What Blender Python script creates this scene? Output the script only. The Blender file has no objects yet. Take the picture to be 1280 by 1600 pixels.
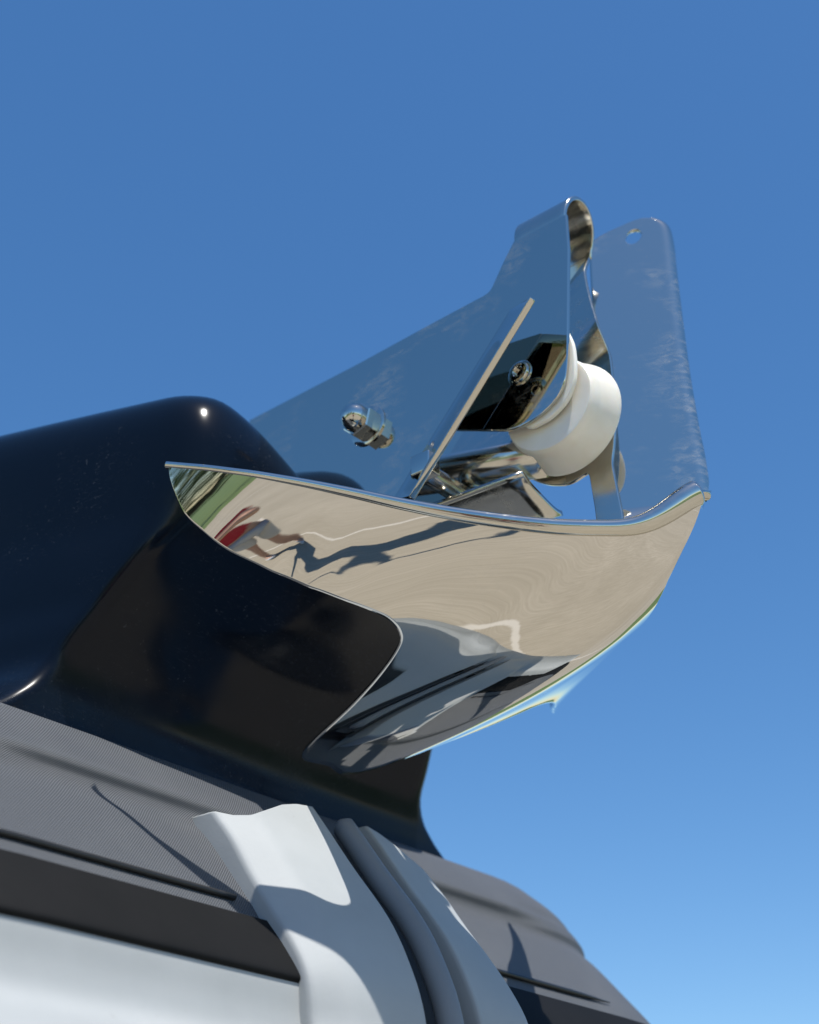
import bpy, bmesh, math, random
from mathutils import Vector, Matrix
random.seed(7)
R = math.radians
SC = bpy.context.scene
COL = SC.collection

# ------------------------------------------------------------------ camera, sky, sun, exposure
CAMZ = 1.40
cam = bpy.data.cameras.new('camera')
cam.sensor_fit = 'VERTICAL'; cam.sensor_height = 24.0
cam.lens = 24.0 * 2222.0 / 1600.0
cam.clip_start = 0.02; cam.clip_end = 2000
cam.dof.use_dof = True; cam.dof.focus_distance = 0.97; cam.dof.aperture_fstop = 3.6
camo = bpy.data.objects.new('camera', cam); COL.objects.link(camo)
camo.location = (0, 0, CAMZ); camo.rotation_euler = (R(90 + 30), 0, 0)
SC.camera = camo

SUN_EL, SUN_AZ = R(69.4), math.atan2(0.195, -0.320)      # azimuth measured from +Y towards +X
W = bpy.data.worlds.new('World'); SC.world = W; W.use_nodes = True
wt = W.node_tree; wt.nodes.clear()
wo = wt.nodes.new('ShaderNodeOutputWorld'); wb = wt.nodes.new('ShaderNodeBackground')
sk = wt.nodes.new('ShaderNodeTexSky'); sk.sky_type = 'NISHITA'; sk.sun_disc = False
sk.sun_elevation = SUN_EL; sk.sun_rotation = SUN_AZ
sk.altitude = 0; sk.air_density = 1.0; sk.dust_density = 0.3; sk.ozone_density = 3.0
hs = wt.nodes.new('ShaderNodeHueSaturation'); hs.inputs['Saturation'].default_value = 1.24; hs.inputs['Value'].default_value = 1.07
wb.inputs['Strength'].default_value = 0.126
wt.links.new(sk.outputs[0], hs.inputs['Color']); wt.links.new(hs.outputs[0], wb.inputs[0]); wt.links.new(wb.outputs[0], wo.inputs[0])
sd = bpy.data.lights.new('sun', 'SUN'); sd.energy = 5.0; sd.angle = R(0.53); sd.color = (1.0, 0.96, 0.90)
so = bpy.data.objects.new('sun', sd); COL.objects.link(so)
tosun = Vector((math.sin(SUN_AZ) * math.cos(SUN_EL), math.cos(SUN_AZ) * math.cos(SUN_EL), math.sin(SUN_EL)))
so.rotation_euler = tosun.to_track_quat('Z', 'Y').to_euler(); so.location = (0, -2, 6)
SC.view_settings.view_transform = 'Standard'; SC.view_settings.look = 'None'
SC.view_settings.exposure = 0.25; SC.view_settings.gamma = 1.0; SC.view_settings.use_curve_mapping = False

# ------------------------------------------------------------------ frames: boat coordinates (f forward, l towards the near side, z up from the stem head)
ORG = Vector((0.18812, 0.81952, 0.0)); ZA = CAMZ + 0.48055
TH = R(-40)
def V(f, l, z): return Vector((f, -l, z + ZA))

# ------------------------------------------------------------------ materials
def mat(name, base, rough=0.5, metal=0.0, coat=0.0, spec=0.5):
    m = bpy.data.materials.new(name); m.use_nodes = True
    b = m.node_tree.nodes['Principled BSDF']
    b.inputs['Base Color'].default_value = (*base, 1); b.inputs['Roughness'].default_value = rough
    b.inputs['Metallic'].default_value = metal; b.inputs['Coat Weight'].default_value = coat
    b.inputs['Coat Roughness'].default_value = 0.04; b.inputs['Specular IOR Level'].default_value = spec
    return m
class N:
    def __init__(s, m): s.m = m; s.t = m.node_tree; s.b = s.t.nodes['Principled BSDF']
    def n(s, kind, **kw):
        x = s.t.nodes.new(kind)
        for k, v in kw.items():
            if k in x.inputs: x.inputs[k].default_value = v
            else: setattr(x, k, v)
        return x
    def l(s, a, b): s.t.links.new(a, b)
    def coord(s, scale=(1, 1, 1), rot=(0, 0, 0)):
        c = s.n('ShaderNodeTexCoord'); mp = s.n('ShaderNodeMapping')
        mp.inputs['Scale'].default_value = scale; mp.inputs['Rotation'].default_value = rot
        s.l(c.outputs['Object'], mp.inputs['Vector']); return mp.outputs[0]
    def noise(s, vec, scale, detail=4, rough=0.55, dist=0.0):
        x = s.n('ShaderNodeTexNoise'); x.inputs['Scale'].default_value = scale; x.inputs['Detail'].default_value = detail
        x.inputs['Roughness'].default_value = rough; x.inputs['Distortion'].default_value = dist
        s.l(vec, x.inputs['Vector']); return x.outputs['Fac']
    def ramp(s, fac, stops):
        r = s.n('ShaderNodeValToRGB'); e = r.color_ramp.elements
        while len(e) < len(stops): e.new(0.5)
        for i, (p, c) in enumerate(stops):
            e[i].position = p; e[i].color = (*c, 1) if hasattr(c, '__len__') else (c, c, c, 1)
        s.l(fac, r.inputs[0]); return r.outputs[0]
    def mix(s, fac, a, b, mode='MIX'):
        x = s.n('ShaderNodeMix', data_type='RGBA', blend_type=mode)
        for sock, v in ((x.inputs[0], fac), (x.inputs[6], a), (x.inputs[7], b)):
            if hasattr(v, 'node'): s.l(v, sock)
            elif hasattr(v, '__len__'): sock.default_value = (*v, 1)
            else: sock.default_value = v
        return x.outputs[2]
    def math(s, op, a, b=0.0):
        x = s.n('ShaderNodeMath', operation=op)
        for sock, v in ((x.inputs[0], a), (x.inputs[1], b)):
            if hasattr(v, 'node'): s.l(v, sock)
            else: sock.default_value = v
        return x.outputs[0]
    def bump(s, h, strength=0.2, dist=0.001):
        x = s.n('ShaderNodeBump'); x.inputs['Strength'].default_value = strength; x.inputs['Distance'].default_value = dist
        s.l(h, x.inputs['Height']); s.l(x.outputs[0], s.b.inputs['Normal']); return x

# polished stainless steel: mirror with finger smears, fine wipe marks and a hint of plate waviness
def steel(name, smear=0.16, wave=0.25, thr=0.6, haze=0.3, tint=(0.58, 0.555, 0.49)):
    m = mat(name, tint, 0.02, 1.0); k = N(m)
    v1 = k.coord((1, 1, 1)); v2 = k.coord((1, 1, 2.6), (0.9, 0.6, 0.4))
    patch = k.ramp(k.noise(v1, 16, 3), [(thr - .04, 0), (thr + .14, 1)])
    streak = k.ramp(k.noise(v2, 60, 6, 0.72, 0.9), [(0.47, 0), (0.66, 1)])
    sm = k.math('MULTIPLY', patch, streak)
    dots = k.ramp(k.noise(v1, 700, 2), [(0.70, 0), (0.76, 1)])
    r = k.math('ADD', 0.012, k.math('ADD', k.math('MULTIPLY', sm, smear), k.math('MULTIPLY', dots, 0.10)))
    k.l(r, k.b.inputs['Roughness'])
    film = k.math('MULTIPLY', k.math('ADD', sm, k.math('MULTIPLY', dots, 0.6)), haze)
    k.l(k.math('SUBTRACT', 1.0, film), k.b.inputs['Metallic'])
    k.bump(k.noise(v1, 22, 2, 0.4), wave, 0.0012)
    return m
M_STEEL = steel('polished_steel', 0.22, 0.08, 0.54, 0.28)
M_GUARD = steel('polished_guard_steel', 0.05, 0.16, 0.60, 0.12, (0.64, 0.62, 0.58))
M_PLATE = steel('polished_plate_steel', 0.15, 0.10, 0.54, 0.24)
M_SATIN = steel('satin_steel', 0.2, 0.1, 0.5, 0.1)
for _n in M_SATIN.node_tree.nodes:
    if _n.type == 'MATH' and _n.operation == 'ADD' and not _n.inputs[0].is_linked: _n.inputs[0].default_value = 0.16
M_BOLT = steel('bolt_steel', 0.2, 0.0)

def gelcoat():
    m = mat('navy_gelcoat', (0.003, 0.0055, 0.011), 0.16, 0.0, 0.0, 0.18); k = N(m)
    v = k.coord(); 
    sc = k.ramp(k.noise(k.coord((1, 1, 1), (0.3, 0.8, 0.1)), 9, 6, 0.65, 0.4), [(0.45, 0.13), (0.75, 0.34)])
    k.l(sc, k.b.inputs['Roughness'])
    spk = k.math('MAXIMUM', k.ramp(k.noise(v, 330, 2, 0.6), [(0.66, 0), (0.74, 1)]), k.math('MULTIPLY', k.ramp(k.noise(k.coord((1, 1, 5), (0.7, 0.2, 0.4)), 160, 4, 0.7), [(0.58, 0), (0.72, 1)]), 0.5))
    area = k.ramp(k.noise(v, 9, 4, 0.6), [(0.46, 0.03), (0.62, 1)])
    c = k.mix(k.math('MULTIPLY', k.math('MULTIPLY', spk, area), 0.8), (0.003, 0.0055, 0.011), (0.05, 0.055, 0.065))
    k.l(c, k.b.inputs['Base Color'])
    k.bump(k.noise(v, 14, 2, 0.4), 0.12, 0.002)
    return m
M_NAVY = gelcoat()

def fabric():
    m = mat('ribbed_fabric', (0.085, 0.09, 0.097), 0.62, 0.0); k = N(m)
    c = k.n('ShaderNodeTexCoord'); sp = k.n('ShaderNodeSeparateXYZ'); k.l(c.outputs['Object'], sp.inputs[0])
    ph = k.math('ADD', k.math('MULTIPLY', sp.outputs['Y'], 0.80), k.math('MULTIPLY', sp.outputs['Z'], -0.90))
    ph = k.math('ADD', ph, k.math('MULTIPLY', k.noise(k.coord(), 30, 2), 0.0004))
    w = k.math('SINE', k.math('MULTIPLY', ph, 2 * math.pi / 0.0016))
    w = k.math('ADD', k.math('MULTIPLY', w, 0.5), 0.5)
    fine = k.noise(k.coord(), 900, 2)
    col = k.mix(w, (0.036, 0.040, 0.046), (0.094, 0.101, 0.112))
    dust = k.ramp(k.noise(k.coord(), 11, 5, 0.6), [(0.45, 0), (0.8, 1)])
    col = k.mix(k.math('MULTIPLY', dust, 0.35), col, (0.12, 0.124, 0.126))
    k.l(col, k.b.inputs['Base Color'])
    k.bump(k.math('ADD', w, k.math('MULTIPLY', fine, 0.3)), 0.6, 0.0007)
    return m
M_FAB = fabric()

def rubber(name, a, b, rough, bscale=400, dirt=(0.25, 0.24, 0.22), dk=0.15):
    m = mat(name, a, rough, spec=0.3); k = N(m); v = k.coord()
    c = k.mix(k.ramp(k.noise(v, 12, 5, 0.6), [(0.3, 0), (0.75, 1)]), a, b)
    sp = k.ramp(k.noise(v, 330, 2), [(0.70, 0), (0.80, 1)])
    pa = k.ramp(k.noise(v, 10, 3), [(0.5, 0), (0.68, 1)])
    c = k.mix(k.math('MULTIPLY', k.math('MULTIPLY', sp, pa), dk * 3), c, dirt)
    k.l(c, k.b.inputs['Base Color'])
    k.bump(k.noise(v, bscale, 3), 0.15, 0.0004)
    return m
M_WHITE = rubber('pale_grey_rubber', (0.37, 0.385, 0.385), (0.325, 0.34, 0.34), 0.6, 400, (0.2, 0.195, 0.18), 0.25)
M_RECESS = rubber('dark_recess_rubber', (0.07, 0.078, 0.088), (0.055, 0.062, 0.07), 0.6)
M_BLACK = rubber('black_rubber_strip', (0.005, 0.0055, 0.006), (0.009, 0.009, 0.0095), 0.7, 500, (0.12, 0.12, 0.12), 0.12)
M_BLACK.node_tree.nodes['Principled BSDF'].inputs['Specular IOR Level'].default_value = 0.12
M_BEAD = rubber('grey_bead_rubber', (0.21, 0.225, 0.24), (0.185, 0.20, 0.215), 0.5)
M_CORD = mat('black_sealant', (0.012, 0.012, 0.013), 0.45)
M_HULL = mat('white_hull_gelcoat', (0.62, 0.64, 0.65), 0.2, 0, 0.4)

def poly():
    m = mat('white_polyurethane', (0.80, 0.77, 0.68), 0.33); k = N(m)
    k.b.inputs['Subsurface Weight'].default_value = 0.35; k.b.inputs['Subsurface Radius'].default_value = (0.02, 0.014, 0.008)
    k.b.inputs['Subsurface Scale'].default_value = 0.4
    v = k.coord(); k.l(k.mix(k.ramp(k.noise(v, 35, 5), [(0.4, 0), (0.8, 1)]), (0.82, 0.79, 0.71), (0.74, 0.69, 0.58)), k.b.inputs['Base Color'])
    k.bump(k.noise(v, 90, 4), 0.1, 0.001)
    return m
M_POLY = poly()

def concrete():
    m = mat('beige_concrete', (0.5, 0.43, 0.34), 0.75); k = N(m)
    v = k.coord()
    big = k.noise(v, 0.9, 6, 0.6, 0.5); streak = k.noise(k.coord((0.5, 4.0, 1), (0, 0, 0.9)), 9.0, 10, 0.78, 0.35)
    fine = k.noise(v, 60, 3)
    c = k.mix(k.ramp(big, [(0.3, 0), (0.7, 1)]), (0.30, 0.26, 0.19), (0.41, 0.36, 0.275))
    c = k.mix(k.math('MULTIPLY', k.ramp(streak, [(0.42, 0), (0.58, 1)]), 0.6), c, (0.25, 0.215, 0.155))
    c = k.mix(k.math('MULTIPLY', fine, 0.3), c, (0.30, 0.265, 0.205))
    # pale joint lines of the slabs
    sp = k.n('ShaderNodeSeparateXYZ'); k.l(k.coord((1, 1, 1), (0, 0, 0.45)), sp.inputs[0])
    wob = k.math('MULTIPLY', k.noise(v, 6, 3), 0.05)
    for ax, per, off in (('X', 3.1, 0.6), ('Y', 3.7, 1.9)):
        d = k.math('PINGPONG', k.math('ADD', k.math('ADD', sp.outputs[ax], off), wob), per)
        line = k.ramp(d, [(0.0, 1), (0.018, 1), (0.03, 0)])
        c = k.mix(k.math('MULTIPLY', line, 0.7), c, (0.58, 0.54, 0.47))
    k.l(c, k.b.inputs['Base Color']); k.bump(k.noise(v, 90, 4), 0.3, 0.004)
    return m
M_CONC = concrete()
M_GRASS = mat('mown_grass', (0.07, 0.12, 0.02), 0.8)
_k = N(M_GRASS); _k.l(_k.mix(_k.ramp(_k.noise(_k.coord(), 2.0, 6), [(0.35, 0), (0.7, 1)]), (0.05, 0.10, 0.015), (0.12, 0.16, 0.035)), _k.b.inputs['Base Color'])

# ------------------------------------------------------------------ mesh helpers
def tag(o, label=None, cat=None, group=None, kind=None):
    for k, v in (('label', label), ('category', cat), ('group', group), ('kind', kind)):
        if v: o[k] = v
    return o
def empty(name, loc, rz=0.0):
    o = bpy.data.objects.new(name, None); COL.objects.link(o); o.empty_display_size = 0.1
    o.location = loc; o.rotation_euler = (0, 0, rz); return o
def mesh(name, verts, faces, m, parent=None, smooth=True, fix=True):
    me = bpy.data.meshes.new(name); me.from_pydata([tuple(v) for v in verts], [], faces)
    if fix:
        bm = bmesh.new(); bm.from_mesh(me); bmesh.ops.remove_doubles(bm, verts=bm.verts, dist=1e-6)
        bmesh.ops.recalc_face_normals(bm, faces=bm.faces); bm.to_mesh(me); bm.free()
    me.materials.append(m)
    for p in me.polygons: p.use_smooth = smooth
    o = bpy.data.objects.new(name, me); COL.objects.link(o)
    if parent: o.parent = parent
    return o
def mod(o, kind, **kw):
    x = o.modifiers.new(kind.lower(), kind)
    for k, v in kw.items(): setattr(x, k, v)
    return x
def autosmooth(o, deg=35):
    me = o.data; bm = bmesh.new(); bm.from_mesh(me)
    for e in bm.edges:
        e.smooth = not (len(e.link_faces) != 2 or e.calc_face_angle(0) > R(deg))
    for f in bm.faces: f.smooth = True
    bm.to_mesh(me); bm.free(); return o
def grid(name, rows, m, parent=None, closed_u=False, smooth=True):
    ny, nx = len(rows), len(rows[0]); vs = [p for r in rows for p in r]; fs = []
    for j in range(ny - 1):
        for i in range(nx - (0 if closed_u else 1)):
            i2 = (i + 1) % nx
            fs.append((j * nx + i, j * nx + i2, (j + 1) * nx + i2, (j + 1) * nx + i))
    return mesh(name, vs, fs, m, parent, smooth)
def catmull(pts, n=8, closed=False):
    out = []; N_ = len(pts)
    P = [tuple(map(float, p)) for p in pts]
    rng = range(N_ if closed else N_ - 1)
    for i in rng:
        a, b, c, d = (P[(i - 1) % N_], P[i], P[(i + 1) % N_], P[(i + 2) % N_]) if closed else (P[max(i - 1, 0)], P[i], P[i + 1], P[min(i + 2, N_ - 1)])
        for s in range(n):
            t = s / n
            out.append(tuple(0.5 * (2 * b[k] + (c[k] - a[k]) * t + (2 * a[k] - 5 * b[k] + 4 * c[k] - d[k]) * t * t + (3 * b[k] - a[k] - 3 * c[k] + d[k]) * t ** 3) for k in range(len(b))))
    if not closed: out.append(P[-1])
    return out
def interp(x, tab):
    if x <= tab[0][0]: return tab[0][1]
    for (a, b), (c, d) in zip(tab, tab[1:]):
        if x <= c: return b + (d - b) * (x - a) / (c - a)
    return tab[-1][1]
def sinterp(x, tab):                                     # monotone-ish smooth interpolation (Catmull-Rom tangents)
    if x <= tab[0][0]: return tab[0][1]
    if x >= tab[-1][0]: return tab[-1][1]
    for i in range(len(tab) - 1):
        x0, y0 = tab[i]; x1, y1 = tab[i + 1]
        if x <= x1:
            def tan(j):
                if j == 0: return (tab[1][1] - tab[0][1]) / (tab[1][0] - tab[0][0])
                if j == len(tab) - 1: return (tab[-1][1] - tab[-2][1]) / (tab[-1][0] - tab[-2][0])
                return (tab[j + 1][1] - tab[j - 1][1]) / (tab[j + 1][0] - tab[j - 1][0])
            h = x1 - x0; t = (x - x0) / h; m0, m1 = tan(i) * h, tan(i + 1) * h
            return (2 * t**3 - 3 * t * t + 1) * y0 + (t**3 - 2 * t * t + t) * m0 + (-2 * t**3 + 3 * t * t) * y1 + (t**3 - t * t) * m1
def smooth(t): t = min(max(t, 0.0), 1.0); return t * t * (3 - 2 * t)
def tube(name, path, r, m, parent=None, seg=12, caps=True):
    path = [Vector(p) for p in path]; rr = r if hasattr(r, '__len__') else [r] * len(path)
    vs, fs = [], []; up = Vector((0.13, 0.21, 0.97))
    for i, p in enumerate(path):
        t = (path[min(i + 1, len(path) - 1)] - path[max(i - 1, 0)]).normalized()
        if i == 0:
            a = t.cross(up).normalized()
        else:
            a = (a - t * a.dot(t)).normalized()
        b = t.cross(a)
        for k in range(seg):
            an = 2 * math.pi * k / seg; vs.append(p + (a * math.cos(an) + b * math.sin(an)) * rr[i])
    n = len(path)
    for i in range(n - 1):
        for k in range(seg):
            k2 = (k + 1) % seg; fs.append((i * seg + k, i * seg + k2, (i + 1) * seg + k2, (i + 1) * seg + k))
    if caps:
        fs.append(tuple(range(seg))[::-1]); fs.append(tuple((n - 1) * seg + k for k in range(seg)))
    return mesh(name, vs, fs, m, parent)
def lathe(name, prof, centre, axis, m, parent=None, seg=64, rot0=0.0, ang=40):   # prof: (distance along axis, radius)
    ax = Vector(axis).normalized(); a = ax.cross(Vector((0.01, 0.02, 1))).normalized(); b = ax.cross(a); c = Vector(centre)
    rows = [[c + ax * d + (a * math.cos(rot0 + 2 * math.pi * k / seg) + b * math.sin(rot0 + 2 * math.pi * k / seg)) * r for k in range(seg)] for d, r in prof]
    return autosmooth(grid(name, rows, m, parent, True), ang)
def plate(name, outline, lfun, th, m, parent=None, bev=0.0009, holes=()):
    """flat plate in the f-z plane at l = lfun(f), thickness th centred on it, eased edges; holes = (f, z, r, stretch)"""
    cu = bpy.data.curves.new(name, 'CURVE'); cu.dimensions = '2D'; cu.fill_mode = 'BOTH'; cu.extrude = th / 2 - bev; cu.bevel_depth = bev; cu.bevel_resolution = 2
    def loop(pts):
        sp = cu.splines.new('POLY'); sp.points.add(len(pts) - 1); sp.use_cyclic_u = True
        for q, (x, y) in zip(sp.points, pts): q.co = (x, y, 0, 1)
    loop(outline)
    for (hf, hz, hr, st, an) in holes:
        pts = []
        for k in range(28):
            t = 2 * math.pi * k / 28; x, y = hr * st * math.cos(t), hr * math.sin(t)
            pts.append((hf + x * math.cos(an) - y * math.sin(an), hz + x * math.sin(an) + y * math.cos(an)))
        loop(pts)
    to = bpy.data.objects.new('tmp', cu); COL.objects.link(to)
    dg = bpy.context.evaluated_depsgraph_get(); me = bpy.data.meshes.new_from_object(to.evaluated_get(dg))
    bpy.data.objects.remove(to); bpy.data.curves.remove(cu)
    bm = bmesh.new(); bm.from_mesh(me); bmesh.ops.remove_doubles(bm, verts=bm.verts, dist=1e-6)
    for v in bm.verts:
        f, z, t = v.co; v.co = V(f, lfun(f, z) + t, z)
    bmesh.ops.recalc_face_normals(bm, faces=bm.faces); bm.to_mesh(me); bm.free(); me.name = name
    me.materials.clear(); me.materials.append(m)
    o = bpy.data.objects.new(name, me); COL.objects.link(o)
    if parent: o.parent = parent
    autosmooth(o, 30); mod(o, 'WEIGHTED_NORMAL', keep_sharp=True, weight=100)
    return o
def rounded(pts, rad, n=5):
    """round polygon corners; rad is one radius or a list"""
    out = []; k = len(pts)
    for i in range(k):
        p = Vector(pts[i]); a = Vector(pts[i - 1]) - p; b = Vector(pts[(i + 1) % k]) - p
        r = rad[i] if hasattr(rad, '__len__') else rad
        r = min(r, a.length * 0.48, b.length * 0.48)
        if r < 1e-5: out.append(tuple(p)); continue
        A, B = p + a.normalized() * r, p + b.normalized() * r
        for s in range(n + 1):
            t = s / n; out.append(tuple(A * (1 - t) ** 2 + p * 2 * t * (1 - t) + B * t * t))
    return out

# ------------------------------------------------------------------ setting: concrete yard and grass verge (seen mirrored in the steel)
g = mesh('ground', [(-9, -14, 0), (6.5, -14, 0), (6.5, 16, 0), (-9, 16, 0)], [(0, 1, 2, 3)], M_CONC); g['kind'] = 'structure'
g = mesh('grass_field', [(-600, -600, -0.02), (600, -600, -0.02), (600, 600, -0.02), (-600, 600, -0.02)], [(0, 1, 2, 3)], M_GRASS); g['kind'] = 'structure'

# trees beyond the grass, behind the viewer: only the wing tip mirrors them
M_LEAF = mat('leaf_green', (0.06, 0.11, 0.025), 0.6); M_BARK = mat('bark', (0.09, 0.065, 0.045), 0.9)
_k = N(M_LEAF); _k.l(_k.mix(_k.ramp(_k.noise(_k.coord(), 1.3, 4), [(0.35, 0), (0.7, 1)]), (0.035, 0.075, 0.012), (0.10, 0.15, 0.035)), _k.b.inputs['Base Color'])
def tree(x, y, h, w, label):
    t = empty('tree', (x, y, -0.02)); tag(t, label, 'tree', 'trees beyond the grass')
    tube('trunk', [(0, 0, 0), (0.06, 0, h * 0.2), (-0.04, 0.05, h * 0.42), (0.05, -0.05, h * 0.7)], [0.24, 0.18, 0.13, 0.05], M_BARK, t, 10)
    vs, fs = [], []
    lobes = [(random.gauss(0, w * 0.28), random.gauss(0, w * 0.28), h * random.uniform(0.38, 0.82), w * random.uniform(0.26, 0.42)) for _ in range(14)] + [(0, 0, h * 0.86, w * 0.3)]
    for cx, cy, cz, r in lobes:
        for _ in range(230):
            d = Vector((random.gauss(0, 1), random.gauss(0, 1), random.gauss(0, 1))).normalized() * r * random.uniform(0.6, 1.08)
            c = Vector((cx, cy, cz)) + d; a = Vector((random.gauss(0, 1), random.gauss(0, 1), random.gauss(0, 1))).normalized(); b = a.cross(Vector((0.3, 0.5, 0.8))).normalized(); z_ = random.uniform(0.10, 0.20)
            n = len(vs); vs += [c + a * z_, c + b * z_ * 0.6, c - a * z_, c - b * z_ * 0.6]; fs.append((n, n + 1, n + 2, n + 3))
    mesh('crown', vs, fs, M_LEAF, t, False, False)
for x, y, h, w, lb in [(-14, -15, 6.5, 5.0, 'broad leafy tree standing past the grass edge'), (-8.5, -19, 7.5, 5.0, 'tall leafy tree standing past the grass edge'), (-20, -12, 5.2, 5.2, 'low spreading tree standing past the grass edge'), (-2, -21, 5.0, 4.5, 'small round tree standing past the grass edge')]:
    tree(x, y, h, w, lb)

# ------------------------------------------------------------------ the boat
boat = empty('inflatable_boat', (ORG.x, ORG.y, 0), TH)
tag(boat, 'rigid inflatable boat bow with navy nose moulding, grey fabric tube and white stem pads', 'boat')

# tube: profile (f, z) swept round the blunt bow
def bowpath(n=70):
    pts = []; RC = 0.26; L0 = 0.30
    for i in range(8): pts.append(((-2.2 + i * (2.2 - RC) / 8 , L0 + RC), (0, 1)))
    for i in range(15):
        t = i / 14 * math.pi / 2; pts.append(((-RC + RC * math.sin(t), L0 + RC * math.cos(t)), (math.sin(t), math.cos(t))))
    for i in range(1, 16):
        l = L0 * (1 - i / 16 ); pts.append(((0.0, l), (1, 0)))
    half = pts; pts.append(((0.0, 0.0), (1, 0)))
    return pts[:-1] + [pts[-1]] + [((p[0], -p[1]), (q[0], -q[1])) for p, q in reversed(pts[:-1])]
BP = bowpath()
F0 = -0.28
def sweep(name, prof, m, parent, n=6, grow=0.0):
    pr = catmull(prof, n); rows = []
    for (f, z) in pr:
        row = []
        for p, nn in BP:
            fade = smooth((abs(p[1]) - 0.25) / 0.06) if name == 'tube_fabric' else 0.0
            ff = f + fade * (0.0045 * math.exp(-((z + 0.1715) / 0.006) ** 2) - 0.004 * math.exp(-((z + 0.158) / 0.008) ** 2))
            row.append(V(p[0] + F0 + nn[0] * (ff - F0), p[1] + nn[1] * (ff - F0), z))
        rows.append(row)
    return grid(name, rows, m, parent)
FABP = [(-0.50, -0.100), (-0.44, -0.104), (-0.40, -0.114), (-0.375, -0.131), (-0.358, -0.146), (-0.346, -0.158), (-0.3435, -0.163), (-0.3450, -0.1705), (-0.341, -0.179), (-0.325, -0.194),
        (-0.300, -0.222), (-0.282, -0.2425), (-0.272, -0.2555), (-0.262, -0.268), (-0.252, -0.282)]
tub = sweep('tube_fabric', FABP, M_FAB, boat); tub['label'] = 'grey ribbed fabric covering of the bow tube'
def seam(lo, hi):
    pts = []
    for (p, nn) in BP:
        if lo <= p[1] <= hi and p[0] > -0.27: pts.append(V(p[0] + F0 + nn[0] * 0.0005, p[1] + nn[1] * 0.0005, -0.2425))
    return pts
tube('seam_cord', seam(0.12, 0.6), 0.0021, M_CORD, boat, 8); 
sp = seam(-0.31, -0.115); tube('seam_cord', sp, [0.0021] * (len(sp) - 3) + [0.0018, 0.0012, 0.0004], M_CORD, boat, 8)
def band_l(name, prof, m):                                # strip lying on the tube, with a real top edge
    return sweep(name, prof, m, boat, 3)
band_l('rub_strip', [(-0.2745, -0.2545), (-0.2675, -0.2555), (-0.2645, -0.2580), (-0.252, -0.272), (-0.2385, -0.2890), (-0.235, -0.296), (-0.240, -0.300)], M_BLACK)
WHP = [(-0.250, -0.286), (-0.2405, -0.2900), (-0.2385, -0.2925), (-0.2365, -0.300), (-0.2345, -0.318), (-0.2300, -0.333), (-0.219, -0.346), (-0.208, -0.364), (-0.202, -0.390), (-0.200, -0.42),
       (-0.205, -0.47), (-0.23, -0.54), (-0.29, -0.60), (-0.40, -0.64), (-0.55, -0.65), (-0.70, -0.62)]
w = sweep('lower_tube', WHP, M_WHITE, boat, 5); w['label'] = 'pale grey lower side of the bow tube'
# hull below the tubes
rows = []
for k, (zz, hw, ff) in enumerate([(-0.60, 0.40, -0.38), (-0.80, 0.36, -0.46), (-1.0, 0.30, -0.62), (-1.2, 0.20, -0.95), (-1.35, 0.04, -1.3)]):
    row = []
    for i in range(25):
        t = -1 + i / 12; l = hw * math.copysign(abs(t) ** 0.8, t); f = ff - 0.35 * abs(t) ** 2.2
        row.append(V(f if abs(t) < 0.999 else -2.2, l, zz))
    rows.append(row)
hl = grid('hull', rows, M_HULL, boat); mod(hl, 'SOLIDIFY', thickness=0.01)

# stem pads either side of the recessed bead
STEM = [(-0.45, -0.225), (-0.38, -0.206), (-0.345, -0.200), (-0.309, -0.2045), (-0.281, -0.2140), (-0.244, -0.2340), (-0.201, -0.269), (-0.164, -0.298), (-0.13, -0.326)]
TUBZ = [(-0.45, -0.203), (-0.41, -0.199), (-0.375, -0.205), (-0.354, -0.2135), (-0.341, -0.2240), (-0.322, -0.2335), (-0.307, -0.2355), (-0.291, -0.2400), (-0.272, -0.2525), (-0.2425, -0.278), (-0.222, -0.295), (-0.194, -0.315), (-0.170, -0.337), (-0.15, -0.352)]
def padf(l, z):
    a = abs(l); st, tb = sinterp(z, STEM), sinterp(z, TUBZ)
    e = max(tb + 0.004, st - 0.046)
    inner = st - 0.003; fold = 0.45 * inner + 0.55 * e + 0.008
    k = 0.006; a1 = min(max((a - 0.028) / 0.064, 0.0), 1.0); f1 = inner + (fold - inner) * a1; f2 = fold + (e - fold) * (a - 0.092) / 0.030
    if a < 0.092 - k: return f1
    if a > 0.092 + k: return f2
    u = (a - 0.092 + k) / (2 * k); pa = inner + (fold - inner) * (0.092 - k - 0.028) / 0.064; pb = fold + (e - fold) * k / 0.030
    return pa * (1 - u) ** 2 + fold * 2 * u * (1 - u) + pb * u * u
def ztop(l): return interp(abs(l), [(0.030, -0.1520), (0.045, -0.1535), (0.06, -0.158), (0.08, -0.168), (0.095, -0.1755), (0.105, -0.1765), (0.122, -0.1715)])
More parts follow.
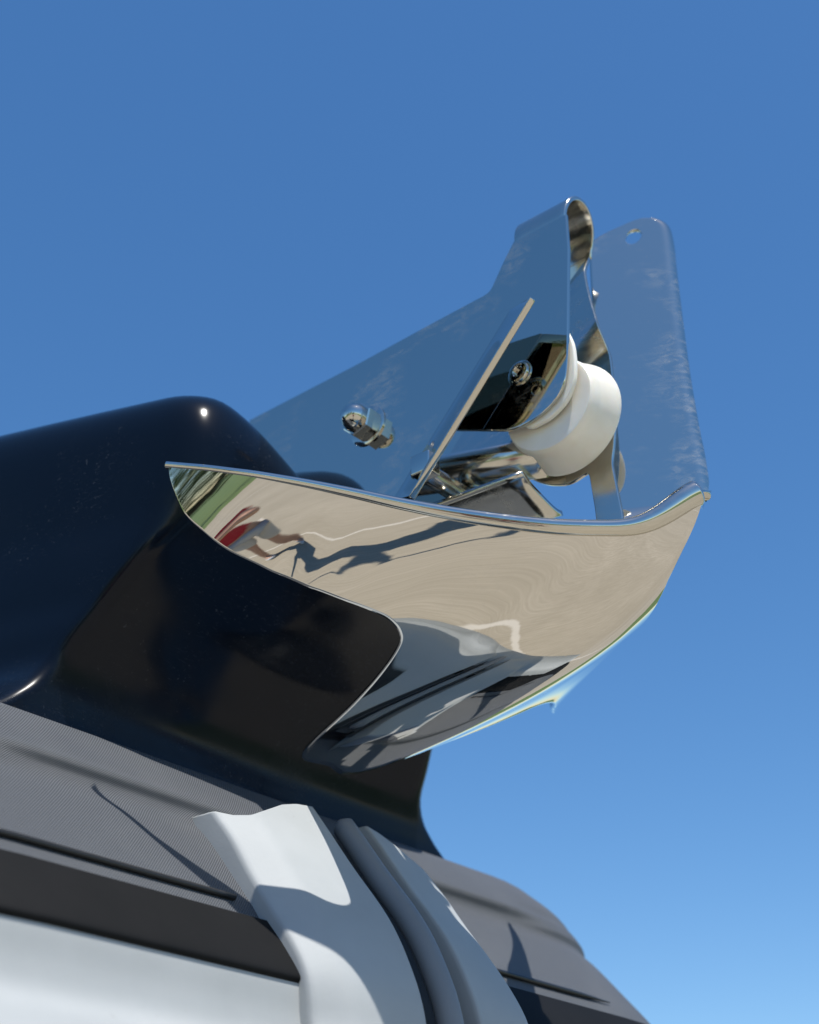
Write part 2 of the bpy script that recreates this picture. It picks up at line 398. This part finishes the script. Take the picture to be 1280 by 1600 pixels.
def pad(sgn):
    rows = []; NZ = 46; ls = [0.030 + 0.083 * i / 30 for i in range(31)]
    def pt(l, z, d=0.0): return V(padf(l, z) + d, sgn * l, z)
    for j in range(NZ + 1):
        t = j / NZ; row = []
        for i, l in enumerate(ls):
            z = ztop(l) + (-0.45 - ztop(l)) * t
            row.append(pt(l, z))
        # sides turned down to the tube
        zi = ztop(ls[0]) + (-0.45 - ztop(ls[0])) * t; ze = ztop(ls[-1]) + (-0.45 - ztop(ls[-1])) * t
        row = [pt(ls[0] - 0.0016, zi, -0.040), pt(ls[0] - 0.0016, zi, -0.0035), pt(ls[0] - 0.0008, zi, -0.001)] + row + [pt(ls[-1] + 0.0012, ze, -0.0012), pt(ls[-1] + 0.0016, ze, -0.004), pt(ls[-1] + 0.0016, ze, -0.03)]
        rows.append(row)
    top = rows[0]; 
    r1 = [p + Vector((-0.001, 0, 0.0012)) for p in top]; r2 = [p + Vector((-0.006, 0, 0.0010)) for p in top]; r3 = [p + Vector((-0.05, 0, -0.006)) for p in top]
    o = grid('stem_pad', [r3, r2, r1] + rows, M_WHITE, boat)
    return o
pad(1)['label'] = 'pale stem pad with sunlit patch'; pad(-1)
# recess floor and bead
rows = []
for j in range(40):
    z = -0.160 - 0.290 * j / 39; st = sinterp(z, STEM)
    rows.append([V(st - 0.030 + (0.012 if abs(l) < 0.017 else 0) - (0.006 if abs(l) < 0.012 else 0), l, z) for l in (-0.031, -0.024, -0.0175, -0.0165, -0.0125, -0.011, 0, 0.011, 0.0125, 0.0165, 0.0175, 0.024, 0.031)])
grid('stem_recess', rows, M_RECESS, boat)
bp = [V(sinterp(z, STEM) - 0.007, 0, z) for z in [-0.160 - 0.29 * j / 40 for j in range(41)]]
tube('stem_bead', [bp[0] + Vector((-0.004, 0, 0.004))] + bp, [0.004] + [0.0085 + 0.001 * j / 40 for j in range(41)], M_BEAD, boat, 16)

# nose moulding: outline per height, blunt front with undercut scoop
CR = [(-0.136, 0.262, -0.402), (-0.126, 0.260, -0.402), (-0.117, 0.252, -0.403), (-0.106, 0.238, -0.404), (-0.098, 0.228, -0.404), (-0.084, 0.214, -0.403), (-0.066, 0.203, -0.397), (-0.044, 0.197, -0.384), (-0.024, 0.190, -0.371), (-0.005, 0.185, -0.356),
      (0.017, 0.179, -0.340), (0.041, 0.173, -0.326), (0.07, 0.170, -0.314), (0.100, 0.169, -0.311), (0.125, 0.168, -0.315), (0.145, 0.163, -0.322), (0.159, 0.152, -0.333), (0.167, 0.136, -0.350)]
def noserow(z, lc, fc, drop=True):
    row = []; back = -1.5
    def topdrop(l):
        s = max(0.0, min(1.0, 1 - abs(l) / 0.145)); s = s * s * (3 - 2 * s)
        return 0.060 * s * max(0.0, min(1.0, (z + 0.02) / 0.15))
    half = []
    n = 22; r = 0.030 - 0.016 * smooth((0.06 - z) / 0.06)
    for i in range(n + 1):                               # front, centre to corner
        l = (lc - r) * i / n; conc = -0.012 * math.cos(l / lc * math.pi / 2) * max(0.0, min(1.0, (0.06 - z) / 0.1)) + 0.018 * math.cos(l / lc * math.pi / 2) * max(0, min(1, (z - 0.03) / 0.06))
        half.append((fc + conc, l))
    A_, B_, C_ = half[-1], (fc, lc), (fc - r * 0.95, lc + r * 0.26)
    for i in range(1, 9):
        t = i / 8; half.append(tuple(A_[k] * (1 - t) ** 2 + B_[k] * 2 * t * (1 - t) + C_[k] * t * t for k in (0, 1)))
    for i in range(1, 21):
        t = (i / 20) ** 1.4; f = C_[0] + (back - C_[0]) * t
        half.append((f, C_[1] + 0.27 * (C_[0] - f) * (1 - 0.35 * t)))
    full = [(f, -l) for f, l in reversed(half[1:])] + half
    for f, l in full:
        rise = 0.07 * max(0.0, (-0.34 - f)) * max(0.0, min(1.0, (z + 0.05) / 0.15))
        row.append(V(f, l, z - (topdrop(l) if f > -0.36 else topdrop(l)) + rise))
    return row
zs = []
CRs = catmull(CR, 3); rows = [noserow(*c) for c in CRs]
c = CR[-1]
for k, (dl, dz) in enumerate([(0.85, 0.0025), (0.6, 0.003), (0.3, 0.003), (0.02, 0.003)]):
    rows.append(noserow(c[0] + dz, c[1] * dl + 0.031 * (1 - dl), c[2] - 0.10 * (1 - dl)))
nose = grid('nose_moulding', rows, M_NAVY, boat); nose['label'] = 'glossy navy bow moulding with undercut scoop'
# small raised block on the nose beside the roller
def block(name, f0, f1, l0, l1, z0, z1, m, parent, bev):
    bm = bmesh.new(); vs = [bm.verts.new(V(f, l, z)) for f in (f0, f1) for l in (l0, l1) for z in (z0, z1)]
    for q in ((0, 1, 3, 2), (4, 6, 7, 5), (0, 4, 5, 1), (2, 3, 7, 6), (0, 2, 6, 4), (1, 5, 7, 3)): bm.faces.new([vs[i] for i in q])
    bmesh.ops.recalc_face_normals(bm, faces=bm.faces); me = bpy.data.meshes.new(name); bm.to_mesh(me); bm.free(); me.materials.append(m)
    o = bpy.data.objects.new(name, me); COL.objects.link(o); o.parent = parent
    mod(o, 'BEVEL', width=bev, segments=4)
    for p in me.polygons: p.use_smooth = True
    return o

# ------------------------------------------------------------------ stainless bow roller fitting
rol = empty('bow_roller', (ORG.x, ORG.y, 0), TH)
tag(rol, 'polished stainless steel bow roller with spoon-shaped stem guard and white roller', 'bow roller')

KK = 1.27
def g_fq(l, q):
    l = abs(l); e = max(0.0, l - 0.19); a = 0.009 + 0.010 * smooth(q / 0.06)
    return 0.026 - math.sqrt(a * a + (KK * l) ** 2) - 6 * e * e - q
def g_fr(l): return g_fq(l, 0.0)
ZBT = [(0, -0.0315), (0.02, -0.031), (0.035, -0.0300), (0.05, -0.0275), (0.07, -0.0251), (0.09, -0.0204), (0.11, -0.0143), (0.13, -0.0067), (0.15, 0.0021), (0.17, 0.0103), (0.19, 0.0175), (0.2, 0.0207), (0.21, 0.0243), (0.22, 0.0277), (0.23, 0.0314)]
GHT = [(0, .054), (.02, .0550), (.04, .0560), (.055, .056), (.07, .059), (.085, .068), (.10, .083), (.12, .112), (.14, .160), (.16, .28), (.18, .60), (.20, 1.15), (.22, 1.9), (.235, 2.5)]
GQ0 = [(0, .055), (.02, .062), (.04, .076), (.055, .088), (.07, .1), (.085, .113), (.1, .126), (.12, .15), (.14, .19), (.16, .28), (.18, .46), (.20, .68), (.22, .95), (.235, 1.15)]
def g_z(q, l):
    a = abs(l); h = sinterp(a, GHT); q0 = sinterp(a, GQ0)
    return sinterp(a, ZBT) - h * (1 - math.exp(-q / q0)) - 0.07 * q + 0.034 * math.exp(-(a / 0.025) ** 2) * math.exp(-q / 0.028)
LOW = [(0.0, 0.3330), (0.007, 0.3325), (0.0126, 0.3305), (0.0213, 0.3240), (0.0302, 0.3065), (0.0402, 0.2690), (0.0518, 0.2124), (0.0643, 0.1597), (0.0752, 0.1209), (0.0828, 0.1045), (0.0924, 0.0910), (0.1023, 0.0812), (0.1175, 0.0712), (0.1352, 0.0622), (0.1529, 0.0531),
       (0.1722, 0.0406), (0.1909, 0.0295), (0.2021, 0.0224), (0.2127, 0.0157), (0.2193, 0.0092), (0.2237, 0.0042), (0.2252, 0.0018), (0.2258, 0.0003)]
QS = [(0.0, 0.0), (0.0012, 0.010), (0.0025, 0.021), (0.006, 0.031), (0.010, 0.036), (0.02, 0.041), (0.04, 0.044), (0.07, 0.040), (0.126, 0.024), (0.2, 0.006), (0.2318, 0.0)]     # cut edge at the stem head; the far wing's top edge drops away behind it
def q_start(l): return max(0.0, sinterp(0.006 - l, QS)) if l < 0.006 else 0.0
lsam = []
for (a, b), (c_, d) in zip(LOW, LOW[1:]):
    for s in range(6): lsam.append(a + (c_ - a) * s / 6)
lsam.append(LOW[-1][0]); lsam = sorted(set(lsam + [0.006 - 0.0004 * i for i in range(14)]))
lall = [-x for x in reversed(lsam[1:])] + lsam
NQ = 56
def gpt(l, q): return V(g_fq(l, q), l, g_z(q, l))
def q_low(l): return sinterp(abs(l), LOW)
rows = [[gpt(l, min(q_start(l), q_low(l)) + (q_low(l) - min(q_start(l), q_low(l))) * (j / NQ) ** 1.6) for l in lall] for j in range(NQ + 1)]
gd = grid('stem_guard', rows, M_GUARD, rol); gd['label'] = 'curved mirror-polished stem guard plate with pointed wing'
gd.data.flip_normals() if gd.data.polygons[len(gd.data.polygons) // 2].normal.z > 0 else None
mod(gd, 'SOLIDIFY', thickness=0.003, offset=-1.0)
# rounded rim bead along the top edge
rl_ = [l for l in lall if l > 0.0058]
rp = [gpt(l, q_start(l)) + Vector((-0.0032 - 0.0022 * smooth((0.05 - abs(l)) / 0.045), 0, 0.0006)) for l in rl_]
rr = [0.0026 + 0.0028 * smooth((0.225 - abs(l)) / 0.17) + 0.0036 * smooth((0.05 - abs(l)) / 0.045) for l in rl_]
rp = [rp[0] + Vector((0.0012, 0, 0.001)), rp[0] + Vector((0.0008, 0, 0.0005))] + rp; rr = [0.0008, rr[0] * 0.75] + rr
tube('guard_rim', rp, rr, M_STEEL, rol, 24)

# near side plate with its turned-out front flange
TH_P = 0.004
plate('side_plate', rounded([(-0.40, 0.1915), (-0.1812, 0.1912), (-0.0990, 0.1780), (-0.2140, 0.0562), (-0.40, 0.06)], [0, 0.01, 0.002, 0.001, 0]), lambda f, z: 0.055, TH_P, M_STEEL, rol)
fl = [(-0.0990, 0.1780), (-0.2140, 0.0562)]; fe = [(-0.0735, 0.1700), (-0.1885, 0.0450)]
rows = []
for s in range(13):
    t = s / 12; r = []
    for i in range(21):
        u = i / 20
        f = (fl[0][0] + (fl[1][0] - fl[0][0]) * u) * (1 - t) + (fe[0][0] + (fe[1][0] - fe[0][0]) * u) * t
        z = (fl[0][1] + (fl[1][1] - fl[0][1]) * u) * (1 - t) + (fe[0][1] + (fe[1][1] - fe[0][1]) * u) * t
        r.append(V(f, 0.055 + 0.0105 * t ** 1.15, z))
    rows.append(r)
o = grid('front_flange', rows, M_STEEL, rol); mod(o, 'SOLIDIFY', thickness=0.0052, offset=0.0); mod(o, 'BEVEL', width=0.0008, segments=2, limit_method='ANGLE')
plate('side_plate', rounded([(-0.40, 0.1915), (-0.1812, 0.1912), (-0.140, 0.182), (-0.2145, 0.0565), (-0.40, 0.06)], [0, 0.01, 0.002, 0.001, 0]), lambda f, z: -0.055, TH_P, M_STEEL, rol)

# bail: inverted U with a long rear arm, straddling the roller
bo = [(-0.40, 0.2188), (-0.2729, 0.2200), (-0.1901, 0.2230), (-0.1333, 0.2244), (-0.1186, 0.248), (-0.1085, 0.262), (-0.0600, 0.262), (-0.0600, 0.2288), (-0.0675, 0.1311), (-0.0704, 0.1127), (-0.0778, 0.1009), (-0.0906, 0.0937), (-0.1067, 0.0901), (-0.1222, 0.0922), (-0.1665, 0.1109), (-0.24, 0.15), (-0.40, 0.19)]
plate('bail_leg', rounded(bo, [0, 0, 0, 0.006, 0.0, 0.0, 0.0, 0, 0.004, 0.006, 0.006, 0.006, 0.006, 0.004, 0, 0, 0]), lambda f, z: 0.034, 0.0035, M_STEEL, rol)
LB2 = -0.018
fk = [(-0.0734, 0.262), (-0.0745, 0.238), (-0.0705, 0.212), (-0.0655, 0.188), (-0.0622, 0.157), (-0.0617, 0.111), (-0.0651, 0.0842), (-0.0688, 0.0664), (-0.0639, 0.0227), (-0.063, -0.012), (-0.084, -0.012), (-0.0838, 0.03), (-0.0872, 0.0680), (-0.1056, 0.0630), (-0.1282, 0.0720), (-0.17, 0.11), (-0.40, 0.19), (-0.40, 0.2188), (-0.1333, 0.2244), (-0.1085, 0.262)]
plate('fork_leg', rounded(fk, [0, 0.01, 0.008, 0.008, 0.01, 0.01, 0.01, 0.006, 0, 0, 0, 0.01, 0.006, 0.01, 0.01, 0, 0, 0, 0.006, 0]), lambda f, z: LB2 + 0.30 * (f + 0.1) * smooth((z - 0.158) / 0.03) * smooth((0.262 - z) / 0.02), 0.0035, M_SATIN, rol)
rows = []
for i in range(25):
    t = math.pi * i / 24; l = 0.008 + 0.026 * math.cos(t); z = 0.2605 + 0.031 * max(0.0, math.sin(t)) ** 0.8
    fr = -0.0610 + 0.006 * math.sin(t) - 0.011 * (i / 24) ** 2
    rows.append([V(fr + (-0.1085 - fr) * s / 8, l, z) for s in range(9)])
o = grid('bail_arch', rows, M_SATIN, rol); mod(o, 'SOLIDIFY', thickness=0.0035, offset=0.0); mod(o, 'BEVEL', width=0.0008, segments=2, limit_method='ANGLE')

# roller
RC_ = V(-0.0930, 0.0085, 0.1070); AXL = Vector((0, -1, 0))
pf = [(0.0165, 0.006), (0.0165, 0.034), (0.0158, 0.0370), (0.0135, 0.0385), (0.0105, 0.0392), (0.0075, 0.0396), (0.0045, 0.0404), (-0.002, 0.0428), (-0.008, 0.0448), (-0.0115, 0.0450), (-0.0140, 0.0438), (-0.0155, 0.0405), (-0.0158, 0.036), (-0.0158, 0.006)]
lathe('roller', catmull(pf, 4), RC_, AXL, M_POLY, rol, 96)
plate('roller_liner', rounded([(-0.070, 0.160), (-0.0648, 0.145), (-0.0640, 0.128), (-0.0655, 0.112), (-0.0730, 0.0985), (-0.0868, 0.0905), (-0.1040, 0.0890), (-0.1100, 0.0935), (-0.115, 0.108), (-0.115, 0.16)], [0.002, 0.006, 0.006, 0.006, 0.006, 0.006, 0.006, 0.004, 0.004, 0.004]), lambda f, z: 0.0298, 0.0044, M_POLY, rol, 0.0016)
lathe('axle', [(-0.030, 0.001), (-0.030, 0.006), (0.024, 0.006), (0.024, 0.001)], RC_, AXL, M_BOLT, rol, 24)
# button-head socket bolt
bc = V(-0.1085, 0.034 + 0.0018, 0.1358)
b = lathe('bolt', [(0, 0.0088), (0.0018, 0.0088), (0.0030, 0.0082), (0.0034, 0.0074), (0.0035, 0.0046), (0.0030, 0.0040), (0.0008, 0.0038), (0.0008, 0.0002)], bc, AXL, M_BOLT, rol, 48, 0, 28)
lathe('washer', [(-0.0002, 0.0105), (0.0006, 0.0105), (0.0009, 0.0100), (0.0009, 0.006)], bc, AXL, M_BOLT, b, 48)
for k in range(4):
    an = R(60 + 18 * k); d = Vector((math.cos(an), 0, math.sin(an)))
    lathe('grade_mark', [(0, 0.0007), (0.0007, 0.0006), (0.0008, 0.0001)], bc + AXL * 0.0033 + d * 0.0061, AXL, M_BOLT, b, 10)
# domed cap nut on the side plate
nc = V(-0.2400, 0.0572, 0.1340)
nut = lathe('cap_nut', [(0, 0.014), (0.001, 0.0145), (0.013, 0.0145), (0.014, 0.0135), (0.014, 0.004)], nc, AXL, M_BOLT, rol, 6, 0.3); autosmooth(nut, 25)
lathe('dome', [(0.0135, 0.0112), (0.017, 0.0112), (0.021, 0.0098), (0.0245, 0.0070), (0.0263, 0.0035), (0.0267, 0.0002)], nc, AXL, M_BOLT, nut, 32)
lathe('washer', [(-0.0003, 0.0175), (0.0010, 0.0175), (0.0014, 0.0170), (0.0014, 0.010)], nc, AXL, M_BOLT, nut, 40)

# base trough under the roller and its cross pin
rows = []
for i in range(21):
    t = i / 20
    r = []
    for k in range(17):
        x = 1 - k / 8; f = -0.42 + (-0.118 + 0.006 * x + 0.42) * t
        r.append(V(f, 0.034 * x, 0.0665 - 0.004 * (1 - x ** 4) - 0.014 * t))
    rows.append(r)
o = grid('base_plate', rows, M_SATIN, rol); mod(o, 'SOLIDIFY', thickness=0.004, offset=0.0)
tube('guide_bar', [V(-0.40, 0.004, 0.140), V(-0.26, 0.004, 0.116), V(-0.20, 0.004, 0.1005), V(-0.112, 0.004, 0.0790)], 0.0150, M_SATIN, rol, 32)
lathe('cross_pin', [(-0.058, 0.001), (-0.052, 0.0070), (-0.050, 0.0080), (0.050, 0.0080), (0.052, 0.0070), (0.052, 0.001)], V(-0.186, 0, 0.072), AXL, M_SATIN, rol, 32)
tb = block('stop_tab', -0.190, -0.172, 0.052, 0.066, 0.064, 0.081, M_STEEL, rol, 0.0015)

# far guide plate rising from the stem head: front edge rolled away, foot flowing into the guard rim
GL = [(-0.0515, -0.0706, 0.3251), (-0.063, -0.0634, 0.3205), (-0.0867, -0.0482, 0.3042), (-0.0897, -0.0448, 0.2763), (-0.0878, -0.0403, 0.1823), (-0.087, -0.037, 0.12), (-0.0889, -0.0344, 0.0965), (-0.0884, -0.0334, 0.0731), (-0.0861, -0.0335, 0.053), (-0.0814, -0.0355, 0.0385)]
GR = [(-0.0461, -0.0738, 0.3242), (-0.0396, -0.0772, 0.3165), (-0.0375, -0.0773, 0.2961), (-0.0371, -0.0758, 0.268), (-0.0346, -0.0717, 0.1749), (-0.0314, -0.07, 0.1131), (-0.0295, -0.0697, 0.0893), (-0.0284, -0.0689, 0.0662), (-0.0279, -0.0682, 0.0493), (-0.0292, -0.067, 0.0411)]
GLs, GRs = catmull(GL, 8), catmull(GR, 8); NG = 30; rows = []
def gp_row(A_, B_):
    rad_ = 0.0075 * (0.35 + 0.65 * smooth((B_[2] - 0.036) / 0.03))
    A_, B_ = Vector(A_), Vector(B_); d = (B_ - A_); w = d.length
    r = [A_ + d * (i / NG) for i in range(NG + 1)]
    u = Vector((0.8575, -0.5145, 0)); v = Vector((-0.5145, -0.8575, 0))       # along the plate, and away from the roller side
    for s in range(1, 9):
        an = R(115) * s / 8; r.append(B_ + u * (rad_ * math.sin(an)) + v * (rad_ * (1 - math.cos(an))))
    return r
for A_, B_ in zip(GLs, GRs): rows.append(gp_row(A_, B_))
last = rows[-1]; nb = len(last)
for s in range(1, 15):
    t = s / 14; r = []
    for i, p in enumerate(last):
        x = min(i, NG) / NG; p = p * (1 - t) + last[min(i, NG)] * t; l = 0.043 + (0.008 - 0.043) * x ** 0.85
        e = Vector((g_fr(l) - 0.004, l, g_z(0, l) + 0.001)); c_ = Vector((p.x * 0.8 + e.x * 0.2, p.y * 0.85 + e.y * 0.15, e.z + 0.008 + 0.014 * x ** 3))
        r.append(p * (1 - t) ** 2 + c_ * 2 * t * (1 - t) + e * t * t)
    rows.append(r)
rows = [[V(*p) for p in r] for r in rows]
# oval eye near the top corner is cut through the sheet
o = grid('guide_plate', rows, M_PLATE, rol); o['label'] = 'tall guide plate with an oval eye in its top corner'
EYE = V(-0.0582, -0.0654, 0.3052)
bm = bmesh.new(); bm.from_mesh(o.data)
ex, ez = Vector((0.8575, 0.5145, 0)), Vector((0, 0.06, 1)).normalized()
def ecoord(p):
    d = p - EYE; a_, b_ = d.dot(ex), d.dot(ez); ca, sa = math.cos(R(60)), math.sin(R(60))
    return ((a_ * ca + b_ * sa) / 0.0088, (-a_ * sa + b_ * ca) / 0.0060)
near = [f for f in bm.faces if sum(c * c for c in ecoord(f.calc_center_median())) < 6]
bmesh.ops.subdivide_edges(bm, edges=list({e for f in near for e in f.edges}), cuts=7, use_grid_fill=True)
bmesh.ops.delete(bm, geom=[f for f in bm.faces if sum(c * c for c in ecoord(f.calc_center_median())) < 1], context='FACES')
for e in [e for e in bm.edges if e.is_boundary]:
    for v in e.verts:
        c = ecoord(v.co); rr_ = math.hypot(*c)
        if 0.4 < rr_ < 1.6:
            d = v.co - EYE; nrm = d - ex * d.dot(ex) - ez * d.dot(ez)
            v.co = EYE + (d - nrm) / rr_ + nrm
bm.to_mesh(o.data); bm.free()
for p in o.data.polygons: p.use_smooth = True
mod(o, 'SOLIDIFY', thickness=0.0035, offset=0.0)

# ------------------------------------------------------------------ the photographer, seen only as a reflection in the wing of the guard
def skin_figure(name, joints, bones, m, parent, sub=2, root=0):
    me = bpy.data.meshes.new(name); me.from_pydata([j[0] for j in joints], bones, [])
    o = bpy.data.objects.new(name, me); COL.objects.link(o); o.parent = parent
    bpy.context.view_layer.objects.active = o
    sm = o.modifiers.new('skin', 'SKIN'); sm.use_smooth_shade = True
    if not me.skin_vertices: me.attributes  # the modifier adds the layer
    for v, j in zip(me.skin_vertices[0].data, joints): v.radius = (j[1], j[2] if len(j) > 2 else j[1])
    me.skin_vertices[0].data[root].use_root = True
    ss = o.modifiers.new('subsurf', 'SUBSURF'); ss.levels = sub; ss.render_levels = sub
    me.materials.append(m)
    return o
M_SKIN = mat('skin', (0.48, 0.27, 0.18), 0.5); M_RED = mat('red_cotton', (0.42, 0.018, 0.03), 0.8); M_SHORT = mat('pale_shorts', (0.50, 0.47, 0.42), 0.8)
M_HAIR = mat('dark_hair', (0.03, 0.02, 0.015), 0.6); M_SHOE = mat('shoe_canvas', (0.5, 0.5, 0.5), 0.7); M_PHONE = mat('phone_black', (0.01, 0.01, 0.012), 0.2)
ppl = empty('person', (-0.33, -1.58, 0.0), R(-9)); tag(ppl, 'person in a red t-shirt and pale shorts raising a phone with both hands', 'person')
body = [((0, 0, 0.98), 0.15, 0.115), ((0, 0, 1.12), 0.135, 0.10), ((0, 0.0, 1.28), 0.155, 0.11), ((0, -0.01, 1.42), 0.13, 0.09), ((0, 0, 1.50), 0.055), ((0, 0.02, 1.57), 0.058), ((0, 0.03, 1.64), 0.082, 0.095), ((0, 0.03, 1.72), 0.082, 0.095), ((0, 0.025, 1.785), 0.05, 0.06),
        ((-0.19, 0.0, 1.41), 0.062), ((-0.24, 0.17, 1.24), 0.046), ((-0.12, 0.38, 1.34), 0.036), ((-0.03, 0.50, 1.375), 0.026), ((0.19, 0.0, 1.41), 0.062), ((0.27, 0.17, 1.24), 0.046), ((0.25, 0.38, 1.34), 0.036), ((0.20, 0.50, 1.375), 0.026),
        ((-0.10, 0, 0.90), 0.092), ((-0.12, 0.02, 0.50), 0.060), ((-0.12, 0.0, 0.30), 0.056), ((-0.12, -0.02, 0.09), 0.040), ((-0.13, 0.13, 0.04), 0.036), ((0.10, 0, 0.90), 0.092), ((0.12, 0.03, 0.50), 0.060), ((0.12, 0.0, 0.30), 0.056), ((0.12, -0.02, 0.09), 0.040), ((0.13, 0.13, 0.04), 0.036)]
bones = [(0, 1), (1, 2), (2, 3), (3, 4), (4, 5), (5, 6), (6, 7), (7, 8), (3, 9), (9, 10), (10, 11), (11, 12), (3, 13), (13, 14), (14, 15), (15, 16), (0, 17), (17, 18), (18, 19), (19, 20), (20, 21), (0, 22), (22, 23), (23, 24), (24, 25), (25, 26)]
n0 = len(body)
for sx, wi in ((-1, 12), (1, 16)):                       # five fingers per hand closing on the phone edges
    w_ = Vector(body[wi][0]); inx = 0.085 - w_.x         # towards the phone
    for k in range(5):
        zz = w_.z + 0.035 - 0.018 * k if k < 4 else w_.z - 0.01
        a_ = (w_.x - sx * -0.006, w_.y + 0.055, zz); b_ = (w_.x + (0.03 if sx < 0 else -0.03), w_.y + (0.078 if k < 4 else 0.04), zz + (0 if k < 4 else 0.03))
        i0 = len(body); body.append((a_, 0.0095)); body.append((b_, 0.008)); bones += [(wi, i0), (i0, i0 + 1)]
skin_figure('body', body, bones, M_SKIN, ppl)
shirt = [((0, 0, 0.93), 0.168, 0.135), ((0, 0, 1.12), 0.155, 0.12), ((0, 0, 1.28), 0.172, 0.127), ((0, -0.01, 1.42), 0.145, 0.105), ((0, 0, 1.475), 0.075, 0.07), ((-0.19, 0, 1.415), 0.082), ((-0.232, 0.12, 1.29), 0.072), ((0.19, 0, 1.415), 0.082), ((0.258, 0.12, 1.29), 0.072)]
skin_figure('t_shirt', shirt, [(0, 1), (1, 2), (2, 3), (3, 4), (3, 5), (5, 6), (3, 7), (7, 8)], M_RED, ppl)
sh = [((0, 0, 0.97), 0.165, 0.13), ((-0.10, 0, 0.88), 0.115), ((-0.122, 0.015, 0.56), 0.098), ((0.10, 0, 0.88), 0.115), ((0.122, 0.02, 0.56), 0.098)]
skin_figure('shorts', sh, [(0, 1), (1, 2), (0, 3), (3, 4)], M_SHORT, ppl)
hr_ = [((0, 0.005, 1.70), 0.088, 0.098), ((0, 0.01, 1.765), 0.082, 0.092), ((0, 0.015, 1.80), 0.05, 0.06)]
skin_figure('hair', hr_, [(0, 1), (1, 2)], M_HAIR, ppl)
for sx in (-1, 1):
    skin_figure('shoe', [((sx * 0.12, -0.05, 0.045), 0.046, 0.044), ((sx * 0.125, 0.06, 0.045), 0.050, 0.044), ((sx * 0.135, 0.17, 0.038), 0.042, 0.036)], [(0, 1), (1, 2)], M_SHOE, ppl)
    lathe('eye', [(0, 0.0002), (0.004, 0.007), (0.009, 0.010), (0.013, 0.007), (0.015, 0.0002)], Vector((sx * 0.032, 0.112, 1.68)), (0, 1, 0), mat('eye', (0.6, 0.6, 0.6), 0.2), ppl, 16)
lathe('nose', [(0, 0.016), (0.012, 0.013), (0.022, 0.006), (0.024, 0.0005)], Vector((0, 0.115, 1.65)), (0, 1, -0.25), M_SKIN, ppl, 16)
lathe('mouth', [(0, 0.016), (0.004, 0.014), (0.006, 0.002)], Vector((0, 0.118, 1.612)), (0, 1, 0), mat('lips', (0.4, 0.15, 0.13), 0.4), ppl, 20)
ph_ = block('phone', 0, 0.155, 0, -0.009, 0, 0.078, M_PHONE, None, 0.003)
ph_.data.transform(Matrix.Translation((-0.0775, 0, -ZA - 0.039))); ph_.rotation_euler = (0, 0, R(-8))
ph_.location = Vector((-0.33, -1.58, 0)) + Matrix.Rotation(R(-9), 3, 'Z') @ Vector((0.085, 0.555, 1.385))
tag(ph_, 'black phone held up in the hands of the person in red', 'phone')
